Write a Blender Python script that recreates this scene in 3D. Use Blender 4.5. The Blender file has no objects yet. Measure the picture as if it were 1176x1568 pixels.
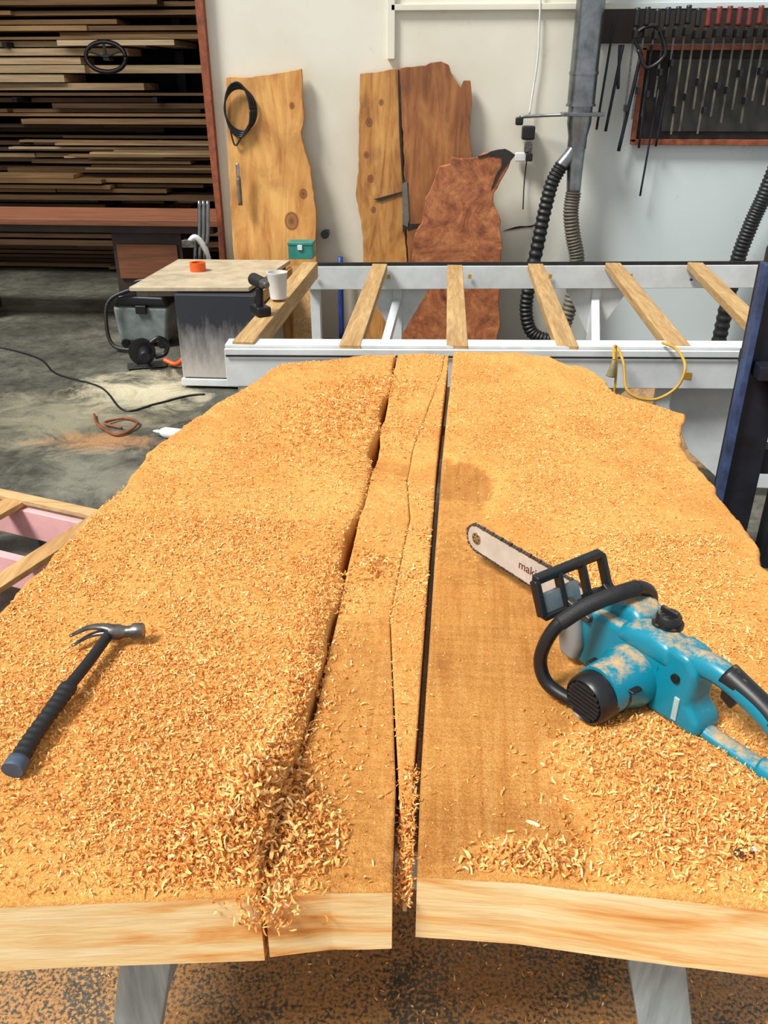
import bpy, bmesh, math, random
import numpy as np
from mathutils import Vector, Matrix, Euler
random.seed(7); RNG=np.random.default_rng(11)
S=bpy.context.scene
COL=bpy.context.collection

# ---------------------------------------------------------------- helpers
def lin(c):
    o=[]
    for v in c[:3]:
        v=v/255.0
        o.append(v/12.92 if v<=0.04045 else ((v+0.055)/1.055)**2.4)
    return (o[0],o[1],o[2],1.0)

class NT:
    def __init__(s,name):
        s.m=bpy.data.materials.new(name); s.m.use_nodes=True
        s.t=s.m.node_tree; s.b=s.t.nodes['Principled BSDF']
        s.tc=s.t.nodes.new('ShaderNodeTexCoord')
    def n(s,typ,**kw):
        nd=s.t.nodes.new(typ)
        for k,v in kw.items():
            if k.startswith('_'): setattr(nd,k[1:],v)
            else: nd.inputs[k].default_value=v
        return nd
    def l(s,a,b): s.t.links.new(a,b)
    def mapping(s,scale=(1,1,1),rot=(0,0,0),src='Object'):
        mp=s.n('ShaderNodeMapping'); mp.inputs['Scale'].default_value=scale; mp.inputs['Rotation'].default_value=rot
        s.l(s.tc.outputs[src],mp.inputs['Vector']); return mp.outputs[0]
    def noise(s,scale,detail=4,rough=.55,vec=None,dist=0):
        nd=s.n('ShaderNodeTexNoise'); nd.inputs['Scale'].default_value=scale; nd.inputs['Detail'].default_value=detail
        nd.inputs['Roughness'].default_value=rough; nd.inputs['Distortion'].default_value=dist
        s.l(vec if vec is not None else s.tc.outputs['Object'],nd.inputs['Vector']); return nd.outputs['Fac']
    def math(s,op,a,b=None):
        m=s.n('ShaderNodeMath',_operation=op)
        for i,v in enumerate((a,b)):
            if v is None: continue
            if isinstance(v,(int,float)): m.inputs[i].default_value=v
            else: s.l(v,m.inputs[i])
        return m.outputs[0]
    def ramp(s,fac,stops):
        r=s.n('ShaderNodeValToRGB'); e=r.color_ramp.elements
        while len(e)<len(stops): e.new(0.5)
        for i,(p,c) in enumerate(stops):
            e[i].position=p; e[i].color=lin(c) if len(c)==3 and max(c)>1.0 else (c[0],c[1],c[2],1)
        s.l(fac,r.inputs[0]); return r.outputs[0]
    def mix(s,fac,a,b,mode='MIX'):
        m=s.n('ShaderNodeMix',_data_type='RGBA',_blend_type=mode)
        for inp,v in ((m.inputs[0],fac),(m.inputs[6],a),(m.inputs[7],b)):
            if isinstance(v,(int,float)): inp.default_value=v
            elif isinstance(v,tuple): inp.default_value=v
            else: s.l(v,inp)
        return m.outputs[2]
    def bump(s,h,strength=.3,dist=.01):
        b=s.n('ShaderNodeBump'); b.inputs['Strength'].default_value=strength; b.inputs['Distance'].default_value=dist
        s.l(h,b.inputs['Height']); s.l(b.outputs[0],s.b.inputs['Normal'])
    def attr(s,name):
        a=s.n('ShaderNodeAttribute'); a.attribute_name=name; return a.outputs['Fac']
    def out(s,col,rough=.6,metal=0.):
        if isinstance(col,tuple): s.b.inputs['Base Color'].default_value=col
        else: s.l(col,s.b.inputs['Base Color'])
        s.b.inputs['Roughness'].default_value=rough; s.b.inputs['Metallic'].default_value=metal
        return s.m

def simple(name,c,rough=.5,metal=0,var=.25,scale=12,bump=0,bscale=80,c2=None):
    t=NT(name)
    d=c2 if c2 else tuple(max(0,x*(1-var)) for x in c)
    nz=t.noise(scale,5,.6)
    col=t.ramp(nz,[(.3,d if max(d)>1 else (0.002,0.002,0.002)),(.7,c)])
    if bump: t.bump(t.noise(bscale,3),bump,.004)
    return t.out(col,rough,metal)

def wood(name,c1,c2,axis='X',scale=1.0,rough=.65,knots=False):
    t=NT(name)
    st=[14,14,14]; st['XYZ'.index(axis)]=1.2
    v=t.mapping(tuple(q*scale for q in st))
    n1=t.noise(1.6,6,.62,v,dist=1.2); n2=t.noise(7,3,.5,v)
    col=t.ramp(n1,[(.25,c2),(.5,tuple((a+b)/2 for a,b in zip(c1,c2))),(.72,c1)])
    col=t.mix(.25,col,t.ramp(n2,[(.3,(60,40,20)),(.6,(255,255,255))]),'MULTIPLY')
    t.bump(n1,.15,.004)
    return t.out(col,rough)

def empty(name,loc=(0,0,0),rz=0):
    e=bpy.data.objects.new(name,None); e.location=loc; e.rotation_euler=(0,0,rz); e.empty_display_size=.05
    COL.objects.link(e); return e
def mkobj(name,verts,faces,mat,parent=None,smooth=False,mats=None,midx=None):
    me=bpy.data.meshes.new(name); me.from_pydata([tuple(v) for v in verts],[],[tuple(f) for f in faces]); me.update()
    for m in (mats or [mat]): me.materials.append(m)
    if midx is not None:
        me.polygons.foreach_set('material_index',midx)
    if smooth: me.polygons.foreach_set('use_smooth',[True]*len(me.polygons))
    o=bpy.data.objects.new(name,me); COL.objects.link(o)
    if parent: o.parent=parent
    return o
def bevel(o,w=.004,seg=2,smooth=True):
    b=o.modifiers.new('bev','BEVEL'); b.width=w; b.segments=seg; b.limit_method='ANGLE'; b.angle_limit=math.radians(35)
    if smooth:
        for p in o.data.polygons: p.use_smooth=True
        w2=o.modifiers.new('wn','WEIGHTED_NORMAL'); w2.keep_sharp=True
    return o
BF=[(0,3,2,1),(4,5,6,7),(0,1,5,4),(1,2,6,5),(2,3,7,6),(3,0,4,7)]
def boxv(c,d,rz=0):
    x,y,z=[q/2 for q in d]; cs,sn=math.cos(rz),math.sin(rz); vs=[]
    for a,b,e in ((-x,-y,-z),(x,-y,-z),(x,y,-z),(-x,y,-z),(-x,-y,z),(x,-y,z),(x,y,z),(-x,y,z)):
        vs.append((c[0]+a*cs-b*sn,c[1]+a*sn+b*cs,c[2]+e))
    return vs
def box(name,c,d,mat,parent=None,rz=0,bev=.003):
    o=mkobj(name,boxv(c,d,rz),BF,mat,parent)
    if bev: bevel(o,min(bev,min(d)*.3))
    return o
def beamv(p0,p1,w,h,up=(0,0,1)):
    p0,p1=Vector(p0),Vector(p1); d=(p1-p0).normalized(); u=Vector(up)
    if abs(d.dot(u))>.98: u=Vector((0,1,0))
    s=d.cross(u).normalized(); u=s.cross(d).normalized()
    vs=[]
    for p in (p0,p1):
        for a,b in ((-1,-1),(1,-1),(1,1),(-1,1)): vs.append(p+s*a*w/2+u*b*h/2)
    return vs
BMF=[(0,1,2,3),(7,6,5,4),(0,4,5,1),(1,5,6,2),(2,6,7,3),(3,7,4,0)]
def beam(name,p0,p1,w,h,mat,parent=None,bev=.003,up=(0,0,1)):
    o=mkobj(name,beamv(p0,p1,w,h,up),BMF,mat,parent)
    if bev: bevel(o,min(bev,min(w,h)*.3))
    return o
def boxes(name,items,mat,parent=None,beams=()):
    vs=[];fs=[];tn=[]
    for it in items:
        c,d,rz,t=it; k=len(vs); vs+=boxv(c,d,rz); fs+=[tuple(i+k for i in f) for f in BF]; tn+=[t]*8
    for it in beams:
        p0,p1,w,h,t=it; k=len(vs); vs+=beamv(p0,p1,w,h); fs+=[tuple(i+k for i in f) for f in BMF]; tn+=[t]*8
    o=mkobj(name,vs,fs,mat,parent)
    a=o.data.attributes.new('tone','FLOAT','POINT'); a.data.foreach_set('value',tn)
    return o
def catmull(pts,n):
    P=[Vector(p) for p in pts]
    P=[P[0]*2-P[1]]+P+[P[-1]*2-P[-2]]; out=[]
    for i in range(1,len(P)-2):
        for k in range(n):
            t=k/n; a,b,c,d=P[i-1],P[i],P[i+1],P[i+2]
            out.append(.5*((2*b)+(c-a)*t+(2*a-5*b+4*c-d)*t*t+(3*b-a-3*c+d)*t*t*t))
    out.append(P[-2]); return out
def sweep(name,pts,r,mat,parent=None,n=8,seg=12,sy=1.0,straight=False,cap=True):
    Q=[Vector(p) for p in pts] if straight else catmull(pts,n)
    vs=[];fs=[]; ref=None; m=len(Q)
    for i,q in enumerate(Q):
        d=(Q[min(i+1,m-1)]-Q[max(i-1,0)]).normalized()
        if ref is None:
            ref=Vector((0,0,1)) if abs(d.z)<.9 else Vector((0,1,0))
        s=d.cross(ref).normalized(); u=s.cross(d).normalized(); ref=u
        rr=r(i/(m-1)) if callable(r) else r
        for k in range(seg):
            a=2*math.pi*k/seg; vs.append(q+s*math.cos(a)*rr+u*math.sin(a)*rr*sy)
    for i in range(m-1):
        for k in range(seg):
            k2=(k+1)%seg; fs.append((i*seg+k,i*seg+k2,(i+1)*seg+k2,(i+1)*seg+k))
    if cap:
        fs.append(tuple(range(seg-1,-1,-1))); fs.append(tuple((m-1)*seg+k for k in range(seg)))
    o=mkobj(name,vs,fs,mat,parent)
    for p in o.data.polygons: p.use_smooth=len(p.vertices)<=4
    return o
def lathe(name,prof,mat,parent=None,origin=(0,0,0),axis=(0,0,1),seg=28,smooth=True):
    A=Vector(axis).normalized(); q=A.to_track_quat('Z','Y'); vs=[];fs=[]
    for r,h in prof:
        for k in range(seg):
            a=2*math.pi*k/seg; v=Vector((r*math.cos(a),r*math.sin(a),h)); v.rotate(q); vs.append(v+Vector(origin))
    for i in range(len(prof)-1):
        for k in range(seg):
            k2=(k+1)%seg; fs.append((i*seg+k,i*seg+k2,(i+1)*seg+k2,(i+1)*seg+k))
    if prof[0][0]>1e-5: fs.append(tuple(range(seg-1,-1,-1)))
    if prof[-1][0]>1e-5: fs.append(tuple((len(prof)-1)*seg+k for k in range(seg)))
    o=mkobj(name,vs,fs,mat,parent)
    if smooth:
        for p in o.data.polygons: p.use_smooth=len(p.vertices)<=4
        es=o.modifiers.new('es','EDGE_SPLIT'); es.split_angle=math.radians(40)
    return o
def prism(name,pts,y0,y1,mat,parent=None,plane='XZ',bev=0,tilt=None,seg=3):
    vs=[]; n=len(pts)
    for yy in (y0,y1):
        for a,b in pts:
            if plane=='XZ':
                off=tilt(b) if tilt else 0
                vs.append((a,yy+off,b))
            elif plane=='XY': vs.append((a,b,yy))
            else: vs.append((yy,a,b))
    fs=[tuple(range(n)),tuple(range(2*n-1,n-1,-1))]
    for i in range(n):
        j=(i+1)%n; fs.append((j,i,n+i,n+j))
    o=mkobj(name,vs,fs,mat,parent)
    bm=bmesh.new(); bm.from_mesh(o.data); bmesh.ops.recalc_face_normals(bm,faces=bm.faces); bm.to_mesh(o.data); bm.free()
    if bev: bevel(o,bev,seg)
    return o
def _h(ix,iy,s):
    h=(ix.astype(np.int64)*374761393+iy.astype(np.int64)*668265263+s*1442695041)&0xffffffff
    h=((h^(h>>13))*1274126177)&0xffffffff
    return ((h^(h>>16))&0xffff)/65535.0
def vn(x,y,s=0):
    ix=np.floor(x);iy=np.floor(y);fx=x-ix;fy=y-iy
    fx=fx*fx*(3-2*fx);fy=fy*fy*(3-2*fy)
    a=_h(ix,iy,s);b=_h(ix+1,iy,s);c=_h(ix,iy+1,s);d=_h(ix+1,iy+1,s)
    return (a*(1-fx)+b*fx)*(1-fy)+(c*(1-fx)+d*fx)*fy
def fbm(x,y,f,o=4,s=0):
    t=0;a=1;w=0
    for i in range(o):
        t=t+a*vn(x*f,y*f,s+i*17);w+=a;a*=.5;f*=2.03
    return t/w
def sst(a,b,x):
    t=np.clip((x-a)/(b-a),0,1); return t*t*(3-2*t)

# ---------------------------------------------------------------- camera
cam=bpy.data.cameras.new('camera'); co=bpy.data.objects.new('camera',cam); COL.objects.link(co); S.camera=co
cam.lens=29.06; co.location=(0,0,1.7); co.rotation_euler=(math.radians(62.9),0,math.radians(4.5)); cam.clip_start=.05

# ---------------------------------------------------------------- light
S.view_settings.view_transform='Standard'
try: S.view_settings.look='None'
except: pass
w=bpy.data.worlds.new('world'); S.world=w; w.use_nodes=True
bg=w.node_tree.nodes['Background']; bg.inputs[0].default_value=(.93,.97,1.0,1); bg.inputs[1].default_value=.66
sd=bpy.data.lights.new('sun_daylight','SUN'); sd.energy=4.9; sd.angle=math.radians(16); sd.color=(1,.98,.94)
so=bpy.data.objects.new('sun_daylight',sd); COL.objects.link(so)
so.rotation_euler=Vector((.62,.42,-1.0)).to_track_quat('-Z','Y').to_euler()
ad=bpy.data.lights.new('rack_fill_light','AREA'); ad.shape='RECTANGLE'; ad.size=3.0; ad.size_y=.4; ad.energy=30; ad.color=(1,.95,.86)  # unseen fill light added to brighten the lumber, not a real fitting
ao=bpy.data.objects.new('rack_fill_light',ad); COL.objects.link(ao); ao.location=(-3.9,7.6,2.9); ao.rotation_euler=Vector((0,.8,-.6)).to_track_quat('-Z','Y').to_euler()

# ---------------------------------------------------------------- materials
def floor_mat():
    t=NT('concrete_floor')
    n=t.noise(1.2,7,.62); n2=t.noise(7,8,.72,dist=.4); n3=t.noise(120,3,.6); n4=t.noise(28,6,.75)
    c=t.ramp(n,[(.3,(66,65,56)),(.5,(92,91,80)),(.72,(126,124,110))])
    c=t.mix(.6,c,t.ramp(n2,[(.35,(96,93,82)),(.6,(255,255,255))]),'MULTIPLY')
    c=t.mix(.35,c,t.ramp(n4,[(.38,(70,66,58)),(.5,(255,255,255))]),'MULTIPLY')
    sep=t.n('ShaderNodeSeparateXYZ'); t.l(t.tc.outputs['Object'],sep.inputs[0])
    mr=t.n('ShaderNodeMapRange'); mr.inputs[1].default_value=3.2; mr.inputs[2].default_value=.6; t.l(sep.outputs[1],mr.inputs[0])
    mx=t.n('ShaderNodeMapRange'); mx.inputs[1].default_value=-1.9; mx.inputs[2].default_value=-.9; t.l(sep.outputs[0],mx.inputs[0])
    mm=t.math('MULTIPLY',mr.outputs[0],mx.outputs[0])
    nn=t.noise(5.2,9,.8,dist=.5)
    sp=t.ramp(t.math('ADD',nn,n3),[(.88,(0.,0.,0.)),(1.10,(.9,.9,.9))])
    f=t.math('MULTIPLY',sp,mm)
    du=t.ramp(n3,[(.35,(140,96,50)),(.6,(204,150,90))])
    c=t.mix(f,c,du)
    for (px,py,sx,sy,c1,c2,st) in ((-1.95,4.85,.62,.55,(226,216,186),(196,184,150),.95),(-2.2,4.4,1.0,.8,(170,162,134),(144,136,112),.6),(-1.85,4.05,.5,.22,(196,146,98),(150,104,66),.75),(-1.7,3.6,.6,.5,(160,156,140),(140,136,120),.5)):
        mp=t.n('ShaderNodeMapping',_vector_type='POINT'); mp.inputs['Location'].default_value=(-px/sx,-py/sy,0); mp.inputs['Scale'].default_value=(1/sx,1/sy,0)
        t.l(t.tc.outputs['Object'],mp.inputs['Vector'])
        ln=t.n('ShaderNodeVectorMath',_operation='LENGTH'); t.l(mp.outputs[0],ln.inputs[0])
        q=t.math('ADD',ln.outputs['Value'],t.math('MULTIPLY',t.noise(3.5,8,.72,dist=.8),2.2))
        k=t.ramp(t.math('MULTIPLY',q,.5),[(.66,(st,st,st)),(.92,(0.,0.,0.))])
        c=t.mix(k,c,t.ramp(n3,[(.35,c2),(.6,c1)]))
    t.bump(n3,.25,.004)
    return t.out(c,.5)
M_floor=floor_mat()
def wall_mat():
    t=NT('painted_wall')
    n=t.noise(.9,5,.55); n2=t.noise(5,9,.75)
    sep=t.mapping((6,1,.7)); n3=t.noise(1.5,6,.7,sep)
    c=t.ramp(n,[(.3,(212,205,184)),(.6,(228,225,210))])
    s=t.n('ShaderNodeSeparateXYZ'); t.l(t.tc.outputs['Object'],s.inputs[0])
    mr=t.n('ShaderNodeMapRange'); mr.inputs[1].default_value=.6; mr.inputs[2].default_value=1.3; t.l(s.outputs[0],mr.inputs[0])
    c=t.mix(mr.outputs[0],c,lin((202,211,211)))
    c=t.mix(.4,c,t.ramp(n2,[(.28,(176,162,132)),(.40,(250,250,250))]),'MULTIPLY')
    c=t.mix(.25,c,t.ramp(n3,[(.25,(180,170,150)),(.36,(255,255,255))]),'MULTIPLY')
    return t.out(c,.55)
M_wall=wall_mat()
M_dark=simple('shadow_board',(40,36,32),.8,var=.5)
M_black=simple('black_plastic',(23,24,27),.38,var=.3,scale=60)
M_rubber=simple('black_rubber',(27,27,29),.6,var=.35,scale=90,bump=.3,bscale=500)
M_steel=simple('steel',(196,198,200),.28,1.0,var=.2,scale=30)
M_dsteel=simple('dark_steel',(128,124,120),.35,.8,var=.4,scale=60)
M_galv=simple('galvanised_duct',(150,154,156),.3,.9,var=.3,scale=10)
M_white=simple('white_painted_steel',(222,226,226),.4,var=.12,scale=6)
M_teal2=simple('teal_box',(50,140,130),.5,var=.2)
def dusty(name,base,amt=(.42,.60),mx=.8,rough=.32):
    t=NT(name)
    g=t.n('ShaderNodeNewGeometry'); s=t.n('ShaderNodeSeparateXYZ'); t.l(g.outputs['Normal'],s.inputs[0])
    n=t.noise(38,8,.75)
    f=t.ramp(t.math('MULTIPLY',s.outputs[2],n),[(amt[0],(0.,0.,0.)),(amt[1],(mx,mx,mx))])
    c=t.mix(f,lin(base),lin((206,160,96)))
    r=t.ramp(f,[(0,(rough,rough,rough)),(1,(.9,.9,.9))]); t.l(r,t.b.inputs['Roughness'])
    t.l(c,t.b.inputs['Base Color']); return t.m
M_teal=dusty('teal_plastic_dusty',(6,122,144),(.39,.57))
M_dblack=dusty('black_plastic_dusty',(22,23,26),(.5,.7),.6,.4)
M_orange=simple('orange_plastic',(236,96,24),.45,var=.12)
M_trim=simple('rust_trim',(160,84,48),.6,var=.35,scale=20)
M_blue=simple('blue_lit_steel',(72,94,140),.45,.3,var=.4,scale=15)
M_navy=simple('dark_painted_steel',(34,38,50),.5,.3,var=.5,scale=10)
M_cord=simple('yellow_cord',(206,160,44),.5,var=.2)
M_pink=simple('pink_painted_wood',(240,182,182),.6,var=.12,scale=8)
M_pine=wood('pine',(216,174,116),(172,126,72),'Y')
M_pinex=wood('pine_x',(224,188,136),(184,144,92),'X')
M_slat=wood('slat_timber',(206,172,118),(160,122,74),'Y')
M_table=wood('table_top',(146,88,52),(100,58,34),'X',.6)
M_brown=simple('brown_cabinet',(68,48,36),.6,var=.35,scale=5)
M_grey=wood('grey_painted_timber',(176,190,194),(134,148,152),'Z')
M_hose=simple('black_hose',(27,28,30),.5,var=.3)
M_hoset=simple('grey_hose',(112,104,90),.6,var=.3)
M_red=simple('red_handle',(120,40,30),.5,var=.3)

def lumber_mat():
    t=NT('stacked_lumber')
    v=t.mapping((.8,10,16)); n=t.noise(2.2,5,.6,v)
    a=t.attr('tone')
    c=t.ramp(a,[(0,(48,36,26)),(.35,(122,92,64)),(.65,(196,156,108)),(1,(244,220,180))])
    c=t.mix(.6,c,t.ramp(n,[(.25,(110,100,90)),(.65,(255,255,255))]),'MULTIPLY')
    return t.out(c,.75)
M_lum=lumber_mat()

def slab_top_mat():
    t=NT('sawdust_on_wood')
    a=t.attr('dust')
    v=t.mapping((26,1.3,22)); g=t.noise(2.2,6,.6,v,dist=.8); g2=t.noise(4.5,8,.75)
    wd=t.ramp(g,[(.25,(204,138,66)),(.5,(222,158,82)),(.75,(232,176,102))])
    wd=t.mix(.4,wd,t.ramp(g2,[(.36,(172,146,116)),(.52,(255,255,255))]),'MULTIPLY')
    vs=t.mapping((.25,38,2)); sm=t.noise(2,3,.6,vs)
    wd=t.mix(.12,wd,t.ramp(sm,[(.42,(140,112,76)),(.55,(255,255,255))]),'MULTIPLY')
    sp=t.noise(300,4,.7); wd=t.mix(.45,wd,t.ramp(sp,[(.42,(196,150,98)),(.55,(255,255,255))]),'MULTIPLY')
    f1=t.noise(210,5,.75); f2=t.noise(4,6,.65); f3=t.noise(620,2,.6)
    du=t.ramp(f1,[(.3,(204,130,58)),(.5,(244,178,94)),(.7,(255,216,144))])
    du=t.mix(.45,du,t.ramp(f2,[(.34,(216,164,108)),(.6,(255,255,255))]),'MULTIPLY')
    n=t.noise(60,5,.75)
    f=t.ramp(t.math('ADD',a,n),[(.62,(0.,0.,0.)),(.95,(1.,1.,1.))])
    c=t.mix(f,wd,du)
    t.bump(t.math('ADD',f1,f3),.75,.005)
    t.b.inputs['Specular IOR Level'].default_value=.2
    return t.out(c,.9)
M_top=slab_top_mat()
def slab_face_mat():
    t=NT('fresh_cut_end_grain')
    v=t.mapping((1.3,1.3,9),(0,math.radians(7),0)); n=t.noise(1.5,5,.55,v,dist=1.8)
    v2=t.mapping((7,1,70),(0,math.radians(10),0)); n2=t.noise(1.8,4,.6,v2,dist=.5)
    c=t.ramp(n,[(.30,(206,120,54)),(.39,(232,172,98)),(.49,(240,208,148)),(.7,(246,226,180))])
    c=t.mix(.3,c,t.ramp(n2,[(.3,(206,156,96)),(.6,(255,255,255))]),'MULTIPLY')
    t.bump(n2,.3,.003)
    return t.out(c,.7)
M_face=slab_face_mat()
M_bark=simple('bark_edge',(112,68,34),.9,var=.6,scale=25,bump=1,bscale=60)

# ---------------------------------------------------------------- room
def slabbox(name,x0,x1,y0,y1,z0,z1,mat): return box(name,((x0+x1)/2,(y0+y1)/2,(z0+z1)/2),(x1-x0,y1-y0,z1-z0),mat,bev=0)
fl=mkobj('floor',[(-7,-1.5,0),(4,-1.5,0),(4,11,0),(-7,11,0)],[(0,1,2,3)],M_floor)
slabbox('wall_back',-1.66,4.0,6.2,6.32,0,3.0,M_wall)
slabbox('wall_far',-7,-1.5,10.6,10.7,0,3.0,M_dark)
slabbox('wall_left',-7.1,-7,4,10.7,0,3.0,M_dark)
slabbox('rack_shade_roof',-7,-1.66,7.0,10.7,3.0,3.1,M_dark)  # unseen cover added to keep daylight off the lumber rack
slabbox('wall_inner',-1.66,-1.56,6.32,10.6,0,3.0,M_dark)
prism('trim_1',[(-1.715,0),(-1.66,0),(-1.655,.9),(-1.66,3.0),(-1.715,3.0),(-1.705,1.5),(-1.69,.8)],6.14,6.33,M_trim)
box('trim_2',(1.78,6.185,2.165),(4.44,.03,.035),M_wall)
box('trim_3',(-.44,6.185,2.4),(.05,.03,1.05),M_wall)

# ---------------------------------------------------------------- big slab
slab=empty('live_edge_wood_slab')
ZT=.75
def G(x,y,cx,cy,sx,sy,a): return a*np.exp(-((x-cx)/sx)**2-((y-cy)/sy)**2)
def pile(x,y):
    return (G(x,y,-.25,.86,.055,.09,.044)+G(x,y,-.285,.79,.05,.045,.024)+G(x,y,-.245,1.02,.028,.12,.018)+G(x,y,-.255,1.32,.04,.24,.016)
      +G(x,y,.14,.81,.05,.03,.012)+G(x,y,.34,.98,.13,.10,.018)+G(x,y,.42,.82,.12,.06,.010)+G(x,y,-.17,.82,.04,.05,.014)
      +G(x,y,-.33,2.45,.14,.22,.024)+G(x,y,-.25,2.15,.05,.35,.012)+G(x,y,-.26,2.75,.1,.1,.012)+G(x,y,-.5,1.6,.2,.3,.010)+G(x,y,.3,2.5,.2,.3,.012)+G(x,y,-.15,1.56,.03,.05,.012)+G(x,y,-.6,2.0,.15,.3,.010))
def dustmask(x,y,kind):
    n=fbm(x,y,9,4,5)-.5
    grey=np.exp(-((y-2.10-.3*n)/.11)**2)
    if kind=='left':
        return np.clip(1+0*x - sst(.80,.70,y+n*.04)*sst(-.22,-.5,x)*.4,0,1)
    if kind=='mid':
        e=sst(1.25,1.62,y+n*.3)
        d=.15+.82*e-grey*.75+sst(.95,.80,y)*.35*sst(-.12,-.2,x)
        return np.clip(d,0,1)
    if kind=='sliver':
        return np.clip(.35+.65*sst(1.2,1.6,y)-grey*.6,0,1)
    xe=.20+.05*sst(1.0,1.3,y)-.15*sst(1.35,1.80,y)-.04*sst(1.8,2.2,y)
    d=sst(xe-.03,xe+.05,x+n*.12)
    n2=fbm(x,y,26,4,55)-.5
    d=np.maximum(d,sst(2.0,2.35,y+n*.2)); d=np.maximum(d,np.exp(-((x-.14)/.06)**2-((y-.81)/.035)**2))
    d=np.maximum(d,.20*sst(1.4,1.8,y))-.8*grey*sst(.14,.0,x+n*.5+n2*.3)
    return np.clip(d+.06,0,1)
def height(x,y,kind):
    m=dustmask(x,y,kind)
    h=m*(.003+.014*fbm(x,y,4,3,1)+.006*fbm(x,y,22,3,3)+.0035*fbm(x,y,90,2,9))
    h=h+pile(x,y)*np.clip(m+.2,0,1)*(.45+.9*fbm(x,y,38,3,8))
    return h,m
def resamp(poly,n):
    p=np.array(poly,float); d=np.r_[0,np.cumsum(np.linalg.norm(np.diff(p,axis=0),axis=1))]; t=np.linspace(0,d[-1],n)
    return np.c_[np.interp(t,d,p[:,0]),np.interp(t,d,p[:,1])]
def piece(name,L,R,F,B,nu,nv,kind,zo=0,zfun=None,liveL=0,liveR=0,thick=.125,tap=(-.006,.009)):
    L=resamp(L,nv);R=resamp(R,nv);F=resamp(F,nu);B=resamp(B,nu)
    for A,lv in ((L,liveL),(R,liveR)):
        if lv:
            k=np.arange(nv)/nv; fade=np.minimum(1,np.minimum(k,1-k)*30)
            A[:,0]+=(fbm(A[:,1],A[:,0]*0+3,14,4,int(lv*1000))-.5)*2*lv*fade
    s=np.linspace(0,1,nu)[None,:,None];t=np.linspace(0,1,nv)[:,None,None]
    C=(1-s)*L[:,None]+s*R[:,None]+(1-t)*F[None]+t*B[None]-((1-s)*(1-t)*F[0]+s*(1-t)*F[-1]+(1-s)*t*B[0]+s*t*B[-1])
    x=C[:,:,0];y=C[:,:,1]
    h,m=height(x,y,kind)
    tt=np.linspace(0,1,nv)[:,None]; ss=np.linspace(0,1,nu)[None,:]
    W=np.linalg.norm(L-R,axis=1)[:,None]; H=2.5
    ed=np.minimum(np.minimum(ss,1-ss)*W,np.minimum(tt,1-tt)*H)
    h=h*sst(tap[0],tap[1],ed)
    z=ZT+zo+h+(zfun(y) if zfun else 0)
    V=np.stack([x,y,z],-1).reshape(-1,3); D=m.reshape(-1)
    idx=np.arange(nu*nv).reshape(nv,nu)
    q=np.stack([idx[:-1,:-1],idx[:-1,1:],idx[1:,1:],idx[1:,:-1]],-1).reshape(-1,4)
    faces=q.tolist(); mi=[0]*len(faces)
    ring=list(idx[0,:])+list(idx[1:,-1])+list(idx[-1,:-1][::-1])+list(idx[1:-1,0][::-1])
    side=[1]*(nu-1)+[3 if liveR else 2]*(nv-1)+[1]*(nu-1)+[3 if liveL else 2]*(nv-1)
    nr=len(ring); rv=V[ring]; nxt=np.roll(rv,-1,0);prv=np.roll(rv,1,0); tg=nxt-prv; nrm=np.c_[tg[:,1],-tg[:,0]]; nrm/=np.linalg.norm(nrm,axis=1)[:,None]+1e-9
    allV=[V]; base=len(V); prev=np.array(ring)
    K=5
    msk=np.zeros(nr)
    if liveR: msk[nu-1:nu+nv-2]=1
    if liveL: msk[-(nv-2):]=1
    for k in range(1,K+1):
        f=k/K; vv=rv.copy()
        bul=msk*(-.03*f+.02*(fbm(rv[:,1]*1.0,rv[:,0]+f*2,12,3,4)-.5))
        vv[:,:2]+=nrm*bul[:,None]
        vv[:,2]=rv[:,2]*(1-f)+(ZT+zo-thick+.004*fbm(rv[:,0],rv[:,1],12,2,6))*f
        allV.append(vv); cur=base+np.arange(nr)
        for i in range(nr):
            j=(i+1)%nr; faces.append([int(prev[j]),int(prev[i]),int(cur[i]),int(cur[j])]); mi.append({3:2,2:0,1:1}[side[i]])
        prev=cur; base+=nr
    faces.append([int(a) for a in prev[::-1]]); mi.append(1)
    VV=np.concatenate(allV); DD=np.r_[D,np.full(len(VV)-len(D),.6)]
    o=mkobj(name,VV.tolist(),faces,None,slab,mats=[M_top,M_face,M_bark],midx=mi)
    o.data.polygons.foreach_set('use_smooth',[k_<len(q) for k_ in range(len(faces))])
    a=o.data.attributes.new('dust','FLOAT','POINT'); a.data.foreach_set('value',DD)
    return o
crL=[(-.222,.72),(-.222,.86),(-.215,1.00),(-.213,1.10),(-.208,1.2),(-.207,1.26),(-.214,1.30),(-.212,1.37),(-.203,1.41),(-.204,1.50),(-.218,1.54),(-.219,1.70),(-.206,1.80),(-.198,1.86),(-.198,2.10),(-.212,2.16),(-.212,2.25),(-.198,2.32),(-.199,2.38),(-.210,2.46),(-.208,2.62),(-.198,2.70),(-.2,2.95),(-.208,3.05),(-.205,3.21)]
crM=[(-.215,.722),(-.218,.86),(-.209,1.00),(-.203,1.10),(-.203,1.2),(-.205,1.26),(-.203,1.30),(-.202,1.37),(-.201,1.41),(-.202,1.50),(-.202,1.54),(-.201,1.70),(-.202,1.80),(-.196,1.86),(-.196,2.10),(-.188,2.16),(-.188,2.25),(-.195,2.32),(-.196,2.38),(-.190,2.46),(-.192,2.62),(-.196,2.70),(-.198,2.95),(-.197,3.05),(-.197,3.22)]
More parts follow.
